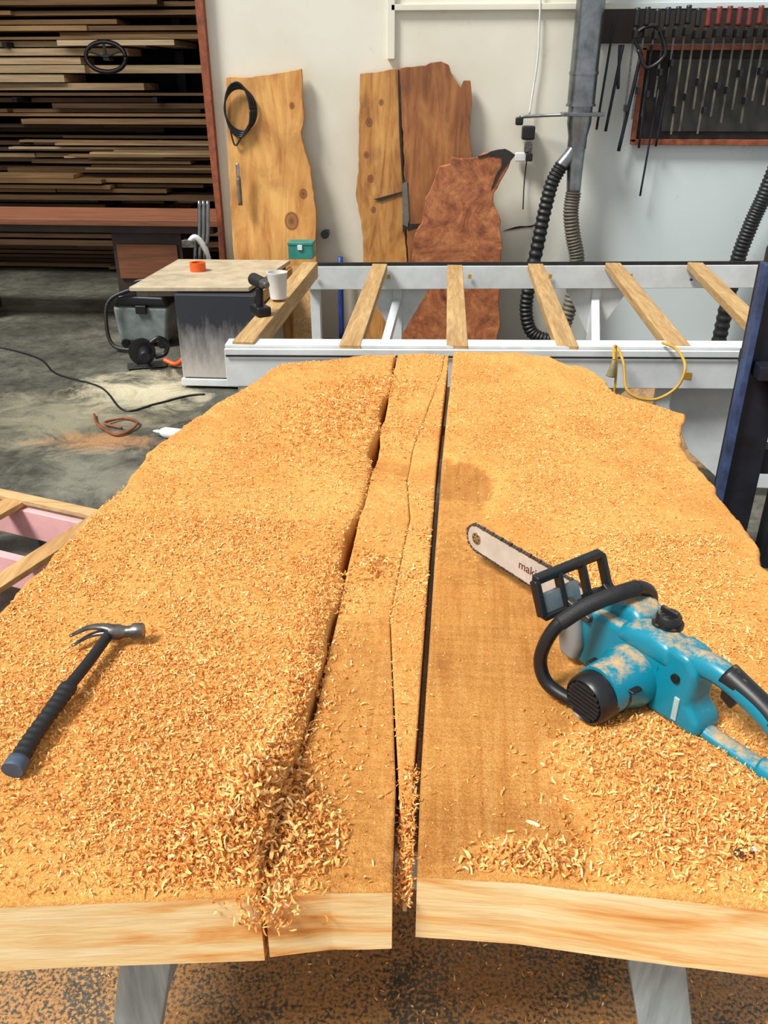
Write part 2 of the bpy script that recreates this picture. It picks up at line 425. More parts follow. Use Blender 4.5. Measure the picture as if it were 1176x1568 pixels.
piece('left_plank',[(-.90,.64),(-.89,.9),(-.877,1.31),(-.877,1.49),(-.862,1.70),(-.85,1.93),(-.85,2.15),(-.81,2.41),(-.72,2.74),(-.636,3.04)],crL,
      [(-.90,.64),(-.55,.68),(-.39,.70),(-.222,.72)],[(-.636,3.04),(-.47,3.10),(-.32,3.18),(-.205,3.21)],130,420,'left',liveL=.014)
lA=[(-.048,.748),(-.056,.94),(-.075,1.15),(-.097,1.38),(-.088,1.6),(-.078,1.80),(-.098,2.03),(-.092,2.25),(-.065,2.5),(-.04,2.79),(-.02,3.0),(-.012,3.2)]
lA2=[(x+(.014 if y<.8 else .005 if y<.95 else .0022 if y<1.2 else .0014),y+.03*(y<.76)) for x,y in lA]
piece('middle_plank',crM,lA,[(-.215,.722),(-.13,.74),(-.048,.748)],[(-.197,3.22),(-.1,3.23),(-.012,3.2)],36,420,'mid',zo=-.005,thick=.115,tap=(-.010,.004))
kf=[(-.030,.80),(-.030,.94),(-.028,1.10),(-.027,1.27),(-.024,1.64),(-.021,1.9),(-.020,2.12),(-.009,2.6),(.001,3.0),(.004,3.21)]
lA2[0]=(-.036,.80)
piece('kerf_sliver',lA2,kf,[(-.036,.80),(-.033,.80),(-.030,.80)],[(-.0106,3.2),(0,3.2),(.004,3.21)],12,420,'sliver',zfun=lambda y:-.005-.03*sst(1.0,.8,y),thick=.11,tap=(-.010,.004))
kr=[(-.016,.772),(-.018,.94),(-.017,1.10),(-.015,1.27),(-.012,1.64),(-.008,1.9),(-.006,2.12),(.006,2.6),(.018,3.0),(.022,3.24)]
piece('right_plank',kr,[(.80,.73),(.78,1.0),(.75,1.3),(.72,1.58),(.705,1.64),(.74,1.72),(.72,1.93),(.72,2.07),(.70,2.20),(.69,2.32),(.74,2.48),(.77,2.59),(.69,2.68),(.59,2.77),(.57,2.91),(.53,3.08),(.47,3.10),(.40,3.22)],
      [(-.016,.772),(.13,.772),(.25,.763),(.44,.75),(.80,.73)],[(.022,3.24),(.25,3.256),(.40,3.22)],120,420,'right',liveR=.012)

# ---------------------------------------------------------------- shavings
def chip_mat():
    t=NT('wood_shavings'); a=t.attr('tone')
    c=t.ramp(a,[(0,(184,106,42)),(.35,(228,156,78)),(.7,(246,198,122)),(1,(255,230,180))])
    t.b.inputs['Specular IOR Level'].default_value=.25
    return t.out(c,.75)
M_chip=chip_mat()
iy=lambda y,P,k: np.interp(y,[p[1] for p in P],[p[0] for p in P])
def inslab(x,y):
    xl=np.interp(y,[.64,.9,1.31,1.7,2.15,2.41,2.74,3.04],[-.9,-.89,-.877,-.862,-.85,-.81,-.72,-.636])
    xr=np.interp(y,[.73,1.3,1.6,2.3,2.55,2.62,2.75,2.9,3.08,3.2],[.79,.74,.705,.69,.75,.74,.6,.56,.52,.41])
    yf=np.interp(x,[-.9,-.55,-.22,-.05,-.02,.13,.44,.8],[.65,.69,.725,.755,.78,.78,.757,.74])
    yb=np.interp(x,[-.64,-.47,-.32,-.2,.25,.4,.47,.53],[3.03,3.09,3.17,3.2,3.24,3.2,3.09,3.07])
    ok=(x>xl+.008)&(x<xr-.008)&(y>yf)&(y<yb)
    a=iy(y,crL,0);b=iy(y,crM,0);gap=(x>a-.003)&(x<b+.003)&((b-a)>.0085)
    k0=iy(y,kf,0);k1=iy(y,kr,0);gap|=(x>k0-.001)&(x<k1+.003)
    return ok&~gap
def kindof(x,y):
    a=iy(y,crL,0); b=iy(y,lA,0); k=iy(y,kf,0)
    return np.where(x<a,0,np.where(x<b,1,np.where(x<k,2,3)))
def surf(x,y):
    K=kindof(x,y); h=np.zeros_like(x); m=np.zeros_like(x)
    for i,kn in enumerate(('left','mid','sliver','right')):
        hh,mm=height(x,y,kn); s=K==i; h[s]=hh[s]; m[s]=mm[s]
    h-=np.where(K==1,.005,0)+np.where(K==2,.005+.03*sst(1.0,.8,y),0)
    return ZT+h,m,K
def chips(name,x,y,z,ln,wd,curl,tilt,mat,parent=None,tone=None):
    n=len(x); m=5
    a=RNG.uniform(*curl,n); yaw=RNG.uniform(0,2*np.pi,n); pit=RNG.normal(0,tilt,n); rol=RNG.normal(0,tilt*1.3,n)
    tw=RNG.uniform(-.5,.5,n)*ln
    P=np.zeros((n,m,2,3))
    for i in range(m):
        f=i/(m-1)-.5; th=a*f; r=ln/a
        px=r*np.sin(th); pz=r*(1-np.cos(th)); py=tw*f
        taper=1-.5*abs(f*2)**2
        for j,sg in enumerate((-.5,.5)):
            P[:,i,j,0]=px; P[:,i,j,1]=py+sg*wd*taper; P[:,i,j,2]=pz
    flip=np.where(RNG.random(n)<.45,-1,1); P[...,2]*=flip[:,None,None]
    def rot(P,ax1,ax2,ang):
        c=np.cos(ang)[:,None,None]; s=np.sin(ang)[:,None,None]; u=P[...,ax1].copy(); v=P[...,ax2].copy()
        P[...,ax1]=u*c-v*s; P[...,ax2]=u*s+v*c
    rot(P,1,2,rol); rot(P,0,2,pit); rot(P,0,1,yaw)
    mn=P[...,2].min(axis=(1,2))
    P[...,0]+=x[:,None,None];P[...,1]+=y[:,None,None];P[...,2]+=(z-mn*.7)[:,None,None]
    V=P.reshape(-1,3); b=(np.arange(n)*m*2)[:,None]
    fs=np.concatenate([np.stack([b+2*i,b+2*i+1,b+2*i+3,b+2*i+2],-1).reshape(-1,4) for i in range(m-1)])
    me=bpy.data.meshes.new(name); me.vertices.add(len(V)); me.vertices.foreach_set('co',V.ravel())
    me.loops.add(fs.size); me.loops.foreach_set('vertex_index',fs.ravel().astype(np.int32))
    me.polygons.add(len(fs)); me.polygons.foreach_set('loop_start',np.arange(len(fs),dtype=np.int32)*4)
    me.update(calc_edges=True); me.validate()
    me.polygons.foreach_set('use_smooth',np.ones(len(me.polygons),bool))
    tn=np.repeat(tone if tone is not None else RNG.beta(2.8,2.7,n),m*2)
    at=me.attributes.new('tone','FLOAT','POINT'); at.data.foreach_set('value',tn)
    me.materials.append(mat); o=bpy.data.objects.new(name,me); COL.objects.link(o)
    if parent: o.parent=parent
    return o
def scatter(n,x0,x1,y0,y1,lo,hi,bare=.035,clump=1.0):
    x=RNG.uniform(x0,x1,n); y=RNG.uniform(y0,y1,n); ok=inslab(x,y); x=x[ok];y=y[ok]
    z,m,K=surf(x,y)
    cl=fbm(x,y,7,3,21); dens=np.clip(m**2*(.15+1.3*sst(.38,.66,cl)*clump)+pile(x,y)*30,bare,1)
    p=RNG.random(len(x))<dens
    x,y,z,m=x[p],y[p],z[p],m[p]; k=len(x)
    ln=(lo+(hi-lo)*RNG.random(k)**1.7)*(.6+.5*np.clip(m,0,1))
    return x,y,z+RNG.uniform(-.0015,.001,k),ln
shav=empty('wood_shavings')
x,y,z,ln=scatter(130000,-.9,.8,.64,1.75,.0035,.0125)
chips('near_shavings',x,y,z,ln,ln*RNG.uniform(.14,.32,len(x)),(.6,3.6),.30,M_chip,shav)
x,y,z,ln=scatter(90000,-.9,.8,1.7,3.25,.004,.010)
chips('far_shavings',x,y,z,ln,ln*RNG.uniform(.16,.35,len(x)),(.6,3.2),.30,M_chip,shav)
def heap(cx,cy,sx,sy,n,hz,lo=.012,hi=.024):
    x=RNG.normal(cx,sx,n);y=RNG.normal(cy,sy,n);ok=inslab(x,y);x=x[ok];y=y[ok];z,m,K=surf(x,y)
    z=z+RNG.uniform(0,1,len(x))**1.5*hz*np.exp(-((x-cx)/sx)**2/2-((y-cy)/sy)**2/2); return x,y,z,RNG.uniform(lo,hi,len(x))
hs=[heap(-.25,.85,.042,.06,2000,.042,.012,.028),heap(-.30,.79,.05,.04,900,.022),heap(-.18,.81,.028,.045,400,.012),heap(.14,.80,.04,.022,330,.012),heap(.33,.98,.09,.08,1400,.012,.009,.020),
    heap(.40,.84,.1,.05,1200,.010,.01,.020),heap(.55,.95,.1,.1,900,.008,.009,.018),heap(-.235,1.05,.02,.1,700,.014,.01,.02),heap(-.25,1.35,.035,.2,1500,.012,.008,.016),heap(-.34,2.45,.1,.18,2200,.028,.010,.022),heap(-.15,1.56,.025,.03,150,.01),heap(-.25,2.8,.08,.08,500,.015),
    heap(-.5,.95,.2,.14,4500,.004,.008,.018),heap(-.6,1.7,.15,.3,1500,.004,.008,.014),heap(-.37,1.1,.09,.25,1800,.005,.008,.017),heap(-.45,1.4,.2,.2,1200,.004,.007,.014),heap(.25,2.2,.15,.3,900,.004,.008,.014),heap(.5,2.0,.12,.4,700,.004,.008,.014)]
x=np.concatenate([h[0] for h in hs]);y=np.concatenate([h[1] for h in hs]);z=np.concatenate([h[2] for h in hs]);ln=np.concatenate([h[3] for h in hs])
chips('curly_heaps',x,y,z,ln,ln*RNG.uniform(.13,.25,len(x)),(1.5,5.0),.8,M_chip,shav)
n=900; x=RNG.uniform(-.046,-.024,n); y=RNG.uniform(.765,.98,n); z=.70+RNG.uniform(0,.02,n)+.03*(y-.78)/.2
chips('kerf_shavings',x,y,z,RNG.uniform(.008,.018,n),RNG.uniform(.002,.004,n),(1.,4.),.8,M_chip,shav)
n=300; x=RNG.normal(-.215,.022,n); y=RNG.uniform(.705,.735,n); z=.735+RNG.uniform(-.03,.025,n)*(1)
chips('mouth_shavings',x,y,z,RNG.uniform(.01,.022,n),RNG.uniform(.002,.004,n),(1.5,4.),.9,M_chip,shav)
n=9000; x=RNG.uniform(-1.3,1.5,n); y=RNG.uniform(.2,2.2,n); kk=fbm(x,y,3,4,40)+RNG.uniform(-.15,.15,n)>.5; x=x[kk];y=y[kk]
chips('floor_sawdust_litter',x,y,np.full(len(x),.001),RNG.uniform(.005,.013,len(x)),RNG.uniform(.002,.004,len(x)),(.6,3),.35,M_chip,None,RNG.beta(2.5,3,len(x)))
bk=empty('bark_chunk',(.425,.822,.772))
prism('chunk',[(-.016,-.006),(-.004,-.012),(.012,-.008),(.018,.004),(.004,.010),(-.012,.006)],-.008,.008,M_bark,bk,plane='XY',bev=.003)
prism('pale_chip',[(.010,.004),(.024,.000),(.026,.010),(.014,.014)],.004,.011,M_white,bk,plane='XY',bev=.002)
def floor_heap(name,cx,cy,rx,ry,h,mat,seed):
    nu=60;xs=np.linspace(-1,1,nu);X,Y=np.meshgrid(xs,xs);R=np.sqrt(X*X+Y*Y)+.35*(fbm(X+5,Y+5,2.5,4,seed)-.5)
    Z=h*np.clip(1-R,0,1)**1.3*(.6+.8*fbm(X+9,Y+9,8,4,seed+3))-.002
    V=np.stack([cx+X*rx,cy+Y*ry,Z],-1).reshape(-1,3); idx=np.arange(nu*nu).reshape(nu,nu)
    q=np.stack([idx[:-1,:-1],idx[:-1,1:],idx[1:,1:],idx[1:,:-1]],-1).reshape(-1,4)
    return mkobj(name,V.tolist(),q.tolist(),mat,None,smooth=True)
M_brdust=simple('brown_sawdust',(168,132,92),.9,var=.3,scale=30,bump=.6,bscale=150)

# ---------------------------------------------------------------- sawhorses
sh=empty('sawhorse')
beam('top_beam',(-.66,.97,.575),(.58,.97,.575),.09,.09,M_grey,sh)
for xx,x2 in ((-.43,-.563),(.335,.476)):
    beam('leg_front',(xx,.90,.60),(x2,.90,.0),.088,.034,M_grey,sh,up=(0,1,0))
    beam('leg_back',(xx,1.04,.60),(x2,1.28,.0),.088,.034,M_grey,sh,up=(0,1,0))
    beam('cross_brace',((xx+x2)/2,.92,.22),((xx+x2)/2,1.18,.22),.03,.08,M_grey,sh)
sh=empty('sawhorse')
beam('top_beam',(-.6,2.75,.575),(.62,2.75,.575),.09,.09,M_grey,sh)
for sx,xx in ((-1,-.45),(1,.45)):
    for sy in (-1,1): beam('leg',(xx,2.75+sy*.06,.60),(xx+sx*.15,2.75+sy*.28,.0),.085,.032,M_grey,sh,up=(0,1,0))
    beam('cross_brace',(xx+sx*.09,2.58,.24),(xx+sx*.09,2.92,.24),.03,.08,M_grey,sh)

# ---------------------------------------------------------------- claw hammer
hm=empty('claw_hammer',(-.615,1.075,.790))
def hp(x,y,z=0): return (x+.615,y-1.075,z)
def gr(t):
    return .0155+.0009*math.sin(t*75)-.003*math.sin(t*math.pi)*.6
sweep('rubber_grip',[hp(-.632,.905,-.004),hp(-.632,.96,-.002),hp(-.628,1.02,0),hp(-.624,1.075,.002)],gr,M_rubber,hm,n=24,seg=16,sy=.85)
sweep('grip_end',[hp(-.6325,.885,-.005),hp(-.632,.907,-.004)],.0175,simple('blue_grey_rubber',(74,94,112),.6),hm,n=3,seg=16,sy=.85)
sweep('shaft',[hp(-.625,1.07,.002),hp(-.617,1.15,.002),hp(-.612,1.232,.003)],lambda t:.0105-.001*t,M_rubber,hm,n=8)
lathe('strike_face',[(.0001,0),(.0145,0),(.016,.003),(.016,.018),(.011,.026),(.011,.036),(.015,.046),(.0145,.062),(.0001,.062)],M_dsteel,hm,hp(-.550,1.240,.004),(-1,-.13,0))
for sgn in (-1,1):
    sweep('claw_prong',[hp(-.600,1.234,.005+.003*sgn),hp(-.625,1.238,.005+.006*sgn),hp(-.652,1.230,.004+.009*sgn),hp(-.676,1.203,.001+.011*sgn)],lambda t:.0125-.009*t,M_dsteel,hm,n=6,seg=10,sy=.6)

# ---------------------------------------------------------------- chainsaw
cs=empty('electric_chainsaw',(.33,1.20,.762),math.radians(129.1))
M_cast=dusty('cast_alloy',(128,130,128),(.35,.6),.8,.45)
prism('gear_housing',[(.112,.02),(.118,.085),(.10,.112),(.05,.126),(-.03,.132),(-.085,.130),(-.10,.10),(-.095,.03),(-.07,.006),(.09,.004)],-.05,.030,M_teal,cs,bev=.018,seg=4)
prism('front_casting',[(.118,.010),(.128,.05),(.125,.10),(.085,.116),(.07,.05),(.08,.008)],-.050,.042,M_cast,cs,bev=.010,seg=3)
prism('sprocket_cover',[(.15,.03),(.15,.095),(.09,.118),(-.04,.112),(-.06,.06),(-.03,.015),(.10,.012)],-.082,-.052,M_dblack,cs,bev=.008)
prism('top_cover',[(.100,.095),(.092,.130),(.055,.152),(.0,.156),(-.03,.140),(-.035,.10)],-.066,.006,M_teal,cs,bev=.020,seg=5)
prism('centre_fairing',[(.02,.10),(.0,.140),(-.06,.150),(-.105,.146),(-.115,.10)],-.030,.034,M_teal,cs,bev=.020,seg=5)
lathe('oil_cap_collar',[(.026,0),(.026,.006),(.0001,.006)],M_dblack,cs,(-.055,-.02,.146),(0,0,1),seg=24)
lathe('oil_cap',[(.021,0),(.021,.014),(.018,.018),(.0001,.018)],M_dblack,cs,(-.055,-.02,.150),(0,0,1),seg=20)
box('oil_cap_grip',(-.055,-.02,.171),(.034,.007,.012),M_dblack,cs)
MZ=.047; MX=-.035
lathe('motor_housing',[(.055,0),(.054,.03),(.046,.055),(.044,.095),(.0001,.095)],M_teal,cs,(MX,.015,MZ+.006),(0,1,0),seg=36)
lathe('motor_band',[(.0455,0),(.0462,.004),(.0455,.008)],M_dblack,cs,(MX,.078,MZ+.004),(0,1,0),seg=36)
lathe('motor_end_cap',[(.044,0),(.044,.020),(.041,.034),(.037,.038),(.034,.034),(.0001,.034)],M_black,cs,(MX,.105,MZ),(0,1,0),seg=36)
for k in range(8):
    zz=-.028+k*.008; hw=math.sqrt(max(0,.034**2-zz**2))
    beam('vent_rib',(MX-hw,.141,MZ+zz),(MX+hw,.141,MZ+zz),.0035,.006,M_rubber,cs,up=(0,1,0),bev=0)
for sx in (-1,1): prism('brush_cap',[(-.012,-.012),(.012,-.012),(.012,.012),(-.012,.012)],0,.006,M_black,cs,plane='XY',bev=.003).location=(MX+sx*.040,.075,MZ+.020)
prism('rear_body',[(-.07,.130),(-.10,.148),(-.135,.146),(-.155,.12),(-.150,.06),(-.175,.035),(-.175,.008),(-.07,.006)],-.034,.030,M_teal,cs,bev=.016,seg=4)
sweep('rear_grip_top',[(-.11,0,.124),(-.17,0,.133),(-.23,0,.120),(-.29,0,.095),(-.315,0,.07)],lambda t:.024-.004*math.sin(t*3.1),M_teal,cs,seg=16,sy=1.0)
sweep('rear_grip_rubber',[(-.185,0,.1365),(-.24,0,.1215),(-.285,0,.1015)],lambda t:.0213-.003*math.sin(t*3.1),M_dblack,cs,seg=16)
sweep('rear_handle_back',[(-.305,0,.085),(-.322,0,.05),(-.312,0,.018),(-.27,0,.012)],.019,M_teal,cs,seg=16)
sweep('rear_handle_bottom',[(-.13,0,.018),(-.20,0,.013),(-.29,0,.014)],lambda t:.017,M_teal,cs,seg=16,sy=.7)
prism('trigger',[(-.185,.118),(-.215,.108),(-.205,.085),(-.185,.095)],-.008,.008,M_black,cs,bev=.003)
box('vent_slot',(-.13,.031,.045),(.010,.004,.045),simple('pale_slot',(180,205,205),.5),cs)
lathe('screw_boss',[(.008,0),(.008,.004),(.0001,.004)],M_black,cs,(-.12,.030,.10),(0,1,0),seg=12)
sweep('front_handle',[(.02,-.060,.05),(.02,-.072,.10),(.020,-.070,.145),(.022,-.035,.174),(.030,.020,.174),(.048,.070,.158),(.066,.106,.130),(.076,.125,.09),(.076,.132,.05),(.055,.13,.018),(.01,.115,.006),(-.02,.09,.006)],.0120,M_black,cs,n=10,seg=14)
sweep('front_handle_rubber',[(.0225,-.030,.1745),(.030,.020,.174),(.048,.070,.158),(.066,.106,.130)],.0140,M_rubber,cs,n=10,seg=14)
gz0,gz1=.11,.172
def gp(y,z): return (.115+(z-.11)*.45,y,z)
for a,b,w in ((gp(-.072,gz1),gp(.095,gz1),.016),(gp(-.072,gz0),gp(.095,gz0+.0),.012),(gp(-.072,gz0),gp(-.072,gz1),.014),(gp(.095,gz0),gp(.095,gz1),.014),(gp(.04,gz0),gp(.04,gz1),.010),(gp(-.02,gz0),gp(-.02,gz1),.010)):
    beam('hand_guard_bar',a,b,w,.018,M_black,cs,bev=.004,up=(1,0,0))
gpl=[gp(yy,zz) for (yy,zz) in ((.0,.108),(.088,.108),(.088,.145),(.0,.145))]
mkobj('guard_panel',[(p[0]-.004,p[1],p[2]) for p in gpl]+[(p[0]+.004,p[1],p[2]) for p in gpl],[(0,1,2,3),(7,6,5,4),(0,4,5,1),(1,5,6,2),(2,6,7,3),(3,7,4,0)],simple('satin_metal',(176,184,186),.35,.7),cs)
beam('hand_guard_arm',(.05,-.064,.08),gp(-.070,.12),.022,.010,M_black,cs)
beam('hand_guard_arm',(.06,.03,.11),gp(.03,.12),.018,.014,M_dsteel,cs)
for k in range(4): prism('bumper_spike',[(.12,.02+.022*k),(.15,.03+.022*k),(.12,.04+.022*k)],-.05,-.045,M_dsteel,cs)
r=.029; zc=.062; pts=[(.07,zc+.033)]
for k in range(0,13):
    a=math.pi/2-math.pi*k/12; pts.append((.466+r*math.cos(a),zc+r*math.sin(a)))
pts.append((.07,zc-.033))
prism('guide_bar',pts,-.0575,-.0535,simple('polished_bar',(214,212,204),.45,.35,var=.10,scale=30),cs)
lathe('nose_sprocket',[(.0001,0),(.014,0),(.014,.001),(.0001,.001)],M_steel,cs,(.466,-.0534,zc),(0,1,0),seg=20)
for k in range(6):
    a=k*math.pi/3; lathe('nose_rivet',[(.0001,0),(.002,0),(.002,.001),(.0001,.001)],M_black,cs,(.466+.009*math.cos(a),-.0522,zc+.009*math.sin(a)),(0,1,0),seg=8)
box('bar_slot',(.15,-.0532,zc),(.05,.001,.008),M_black,cs,bev=0)
pp=[Vector((a,0,b)) for a,b in pts]; items=[]
seglen=[(pp[i+1]-pp[i]).length for i in range(len(pp)-1)]; s=.006
while s<sum(seglen):
    q=s;i=0
    while q>seglen[i]: q-=seglen[i];i+=1
    d=(pp[i+1]-pp[i]).normalized(); p=pp[i]+d*q; nrm=Vector((-d.z,0,d.x)); 
    if nrm.dot(p-Vector((.3,0,zc)))<0 and p.x<.46: nrm=-nrm
    if p.x>.46 and nrm.dot(p-Vector((.466,0,zc)))<0: nrm=-nrm
    c=p+nrm*.0025; k=int(s/.0095)
    hgt=.007 if k%3==0 else .0045
    items.append((tuple(c-d*.0038+nrm*.0008*(k%3==0)+Vector((0,-.0555,0))),tuple(c+d*.0038+Vector((0,-.0555,0))),.0062,hgt,0))
    s+=.0095
boxes('saw_chain',[],M_dsteel,cs,beams=items)
tx=bpy.data.curves.new('bar_lettering','FONT'); tx.body='makita'; tx.size=.028; tx.extrude=.0002; tx.materials.append(simple('red_ink',(110,40,36),.5))
to=bpy.data.objects.new('bar_lettering',tx); COL.objects.link(to); to.parent=cs; to.location=(.332,-.0530,zc-.007); to.rotation_euler=(math.pi/2,0,math.pi)
sweep('supply_cord',[(-.31,0,.03),(-.36,-.01,.012),(-.42,.0,.008),(-.5,.03,.008)],.005,simple('pale_blue_cord',(130,160,190),.5),cs)

# ---------------------------------------------------------------- white steel frame with slats
fr=empty('steel_saw_bed_frame')
beam('front_rail',(-.95,3.42,.635),(2.3,3.62,.635),.09,.165,M_white,fr)
beam('front_rail_lip',(-.95,3.44,.725),(2.3,3.64,.725),.10,.014,M_white,fr)
beam('front_rail_groove',(-.94,3.368,.690),(2.3,3.566,.690),.004,.008,M_dark,fr,bev=0)
beam('far_rail',(-.90,5.22,.655),(2.5,5.55,.655),.10,.14,M_white,fr)
beam('far_rail_lip',(-.90,5.19,.735),(2.5,5.52,.735),.02,.02,M_dark,fr,bev=0)
sl=[((-.87,3.40),(-.85,5.10)),((-.415,3.42),(-.435,5.2)),((.04,3.45),(.025,5.2)),((.505,3.48),(.52,5.28)),((.98,3.52),(1.0,5.35)),((1.40,3.56),(1.51,5.4)),((1.9,3.6),(2.0,5.45))]
for i,(a,b) in enumerate(sl):
    beam('timber_slat',(a[0],a[1],.712 if i else .70),(b[0],b[1],.722),.092,.045 if i else .09,M_slat,fr,bev=.004)
for px,py in ((-.88,3.44),(.95,3.56),(2.1,3.62),(-.33,5.32),(.93,5.42),(2.2,5.5),(-.85,5.26)):
    beam('leg',(px,py,0),(px,py,.6),.06,.06,M_white,fr)
for px,py in ((-.33,5.33),(.93,5.43)):
    for sx in (-1,1):
        prism('gusset',[(px+sx*.03,.58),(px+sx*.20,.58),(px+sx*.03,.28)],py-.03,py-.01,M_white,fr)
    beam('diag',(px-.12,py-1.2,.05),(px,py,.5),.05,.05,M_white,fr)
prism('side_plate',[(.93,.56),(1.9,.56),(1.9,.05),(1.32,.05),(1.12,.22)],3.60,3.62,M_white,fr)
for px in (-.95,-.5,.0,.5,1.0,1.45):
    y=5.165+(px+.9)*.097
    box('rail_sticker',(px+.12,y,.665),(.02,.003,.025),M_cord,fr,bev=0)
    lathe('bolt',[(.009,0),(.009,.006),(.0001,.006)],M_dsteel,fr,(px+.05,y,.64),(0,-1,0),seg=8)
box('rail_sticker',(1.02,3.496,.61),(.04,.003,.03),M_cord,fr,bev=0)
floor_heap('sawdust_heap',1.35,4.5,.55,.6,.42,M_brdust,31)
yc=empty('hanging_plug_cord')
sweep('plug',[(.675,3.33,.72),(.672,3.325,.69),(.668,3.325,.655)],lambda t:.008+.012*t,simple('plug_plastic',(150,140,96),.5),yc)
sweep('cord',[(.675,3.33,.72),(.68,3.40,.75),(.70,3.43,.745),(.72,3.36,.70),(.74,3.30,.60),(.84,3.29,.57),(.93,3.30,.62),(.96,3.33,.70),(.94,3.42,.745),(.90,3.5,.75)],.006,M_cord,yc)
sweep('cord_tail',[(.70,3.43,.745),(.69,3.33,.66),(.70,3.33,.50),(.76,3.36,.35),(.72,3.4,.1),(.75,3.5,.006)],.005,M_cord,yc)

# ---------------------------------------------------------------- sanding box
bx=empty('plywood_topped_cabinet')
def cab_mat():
    t=NT('cabinet_grey_shaded'); n=t.noise(9,6,.7,t.mapping((2,2,.6))); s=t.n('ShaderNodeSeparateXYZ'); t.l(t.tc.outputs['Object'],s.inputs[0])
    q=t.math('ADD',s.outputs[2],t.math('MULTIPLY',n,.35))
    c=t.ramp(q,[(.28,(186,180,172)),(.45,(132,128,126)),(.60,(40,42,50))]); return t.out(c,.6)  # shade under the top and floor bounce below painted into the grey
box('carcass',(-1.42,5.35,.33),(.50,.80,.52),cab_mat(),bx,bev=.006)
box('kick_board',(-1.42,5.35,.04),(.52,.82,.045),M_white,bx)
prism('top_panel',[(-1.95,4.97),(-1.22,5.02),(-1.13,5.93),(-1.93,5.91)],.60,.625,simple('worn_plywood_top',(200,184,154),.6,var=.2,scale=9),bx,plane='XY',bev=.003)
prism('under_panel',[(-1.92,5.0),(-1.24,5.05),(-1.16,5.90),(-1.90,5.90)],.565,.60,simple('panel_edge',(120,112,100),.6),bx,plane='XY')
beam('side_rail',(-1.18,4.98,.55),(-1.12,5.9,.55),.03,.07,M_pine,bx)
for px,py in ((-1.62,5.0),(-1.22,5.0),(-1.62,5.70),(-1.22,5.70)):
    lathe('caster',[(.0001,0),(.02,0),(.02,.02),(.0001,.02)],M_black,bx,(px,py,.02),(1,0,0),seg=14)
lathe('orange_tape_roll',[(.052,0),(.052,.055),(.038,.055),(.038,.0),(.052,0)],M_orange,None,(-1.67,5.50,.626),(0,0,1),seg=30)
tb=empty('teal_tool_box')
box('body',(-.93,5.28,.80),(.15,.12,.08),M_teal2,tb); box('lid',(-.93,5.28,.85),(.155,.125,.018),M_teal2,tb); box('latch',(-.93,5.215,.83),(.03,.008,.03),M_white,tb)
lathe('white_paper_cup',[(.0001,0),(.040,0),(.050,.118),(.052,.122),(.052,.128),(.048,.128),(.046,.11),(.038,.006),(.0001,.006)],simple('paper_cup',(224,222,216),.5,var=.05),None,(-.855,4.12,.768),(0,0,1),seg=28)
dr=empty('cordless_drill',(-.885,3.84,.7515),math.radians(35))
box('battery',(0,0,.022),(.070,.10,.044),M_black,dr,bev=.008)
sweep('grip',[(0,.005,.04),(0,.0,.09),(0,-.005,.13)],.017,M_black,dr,seg=12,sy=1.2)
sweep('motor_body',[(0,.06,.155),(0,.0,.155),(0,-.05,.155)],lambda t:.029-.003*t,M_rubber,dr,seg=18)
lathe('chuck',[(.024,0),(.022,.02),(.012,.05),(.0001,.05)],M_dsteel,dr,(0,-.05,.155),(0,-1,0),seg=18)
prism('trigger',[(-.03,.12),(-.015,.12),(-.015,.095),(-.026,.095)],-.006,.006,M_black,dr,plane='YZ')

# ---------------------------------------------------------------- leaning slabs
def jit(poly,a,n=10,seed=1):
    out=[];N=len(poly); R_=random.Random(seed)
    for i in range(N):
        p,q=poly[i],poly[(i+1)%N]
        L=math.hypot(q[0]-p[0],q[1]-p[1]); k=max(1,int(L/.035))
        for j in range(k):
            t=j/k; s=0 if j==0 else a
            out.append((p[0]+(q[0]-p[0])*t+R_.uniform(-s,s),p[1]+(q[1]-p[1])*t+R_.uniform(-s,s)))
    return out
def live_mat(name,c1,c2,c3,knots=(),wav=1.5,sc=1.0):
    t=NT(name); v=t.mapping((7*sc,7*sc,1.1*sc)); n=t.noise(1.5,6,.6,v,dist=wav)
    v2=t.mapping((2.2,2.2,1.3)); n2=t.noise(2.0,4,.6,v2,dist=1)
    c=t.ramp(n,[(.28,c3),(.45,c2),(.66,c1)])
    c=t.mix(.4,c,t.ramp(n2,[(.35,tuple(int(q*.75) for q in c1)),(.6,(255,255,255))]),'MULTIPLY')
    for kx,kz,kr_ in knots:
        g=t.n('ShaderNodeVectorMath',_operation='DISTANCE')
        m=t.n('ShaderNodeMapping'); m.inputs['Scale'].default_value=(1,0,.8); t.l(t.tc.outputs['Object'],m.inputs['Vector']); t.l(m.outputs[0],g.inputs[0]); g.inputs[1].default_value=(kx,0,kz*.8)
        k=t.ramp(t.math('MULTIPLY',g.outputs['Value'],5),[(0,(1.,1.,1.)),(kr_*3,(.6,.6,.6)),(kr_*4,(.9,.9,.9)),(kr_*5,(0.,0.,0.))])
        c=t.mix(k,c,lin((106,54,24)))
    t.bump(n,.2,.006)
    return t.out(c,.55)
tA=lambda z:.075*z
sA=empty('leaning_live_edge_board')
prism('board',jit([(-1.56,.0),(-.93,.0),(-.95,.30),(-.965,.65),(-.955,.95),(-.975,1.09),(-.985,1.22),(-1.03,1.36),(-1.045,1.44),(-1.02,1.53),(-1.03,1.70),(-1.03,1.82),(-1.15,1.80),(-1.40,1.77),(-1.54,1.77),(-1.56,1.2)],.004,seed=2),5.99,6.03,
   live_mat('golden_board',(222,172,98),(206,148,78),(180,114,54),((-1.13,.87,.055),(-1.04,1.05,.03),(-1.1,1.6,.02)),2.6,.7),sA,tilt=tA,bev=.004)
sB=empty('leaning_live_edge_slab')
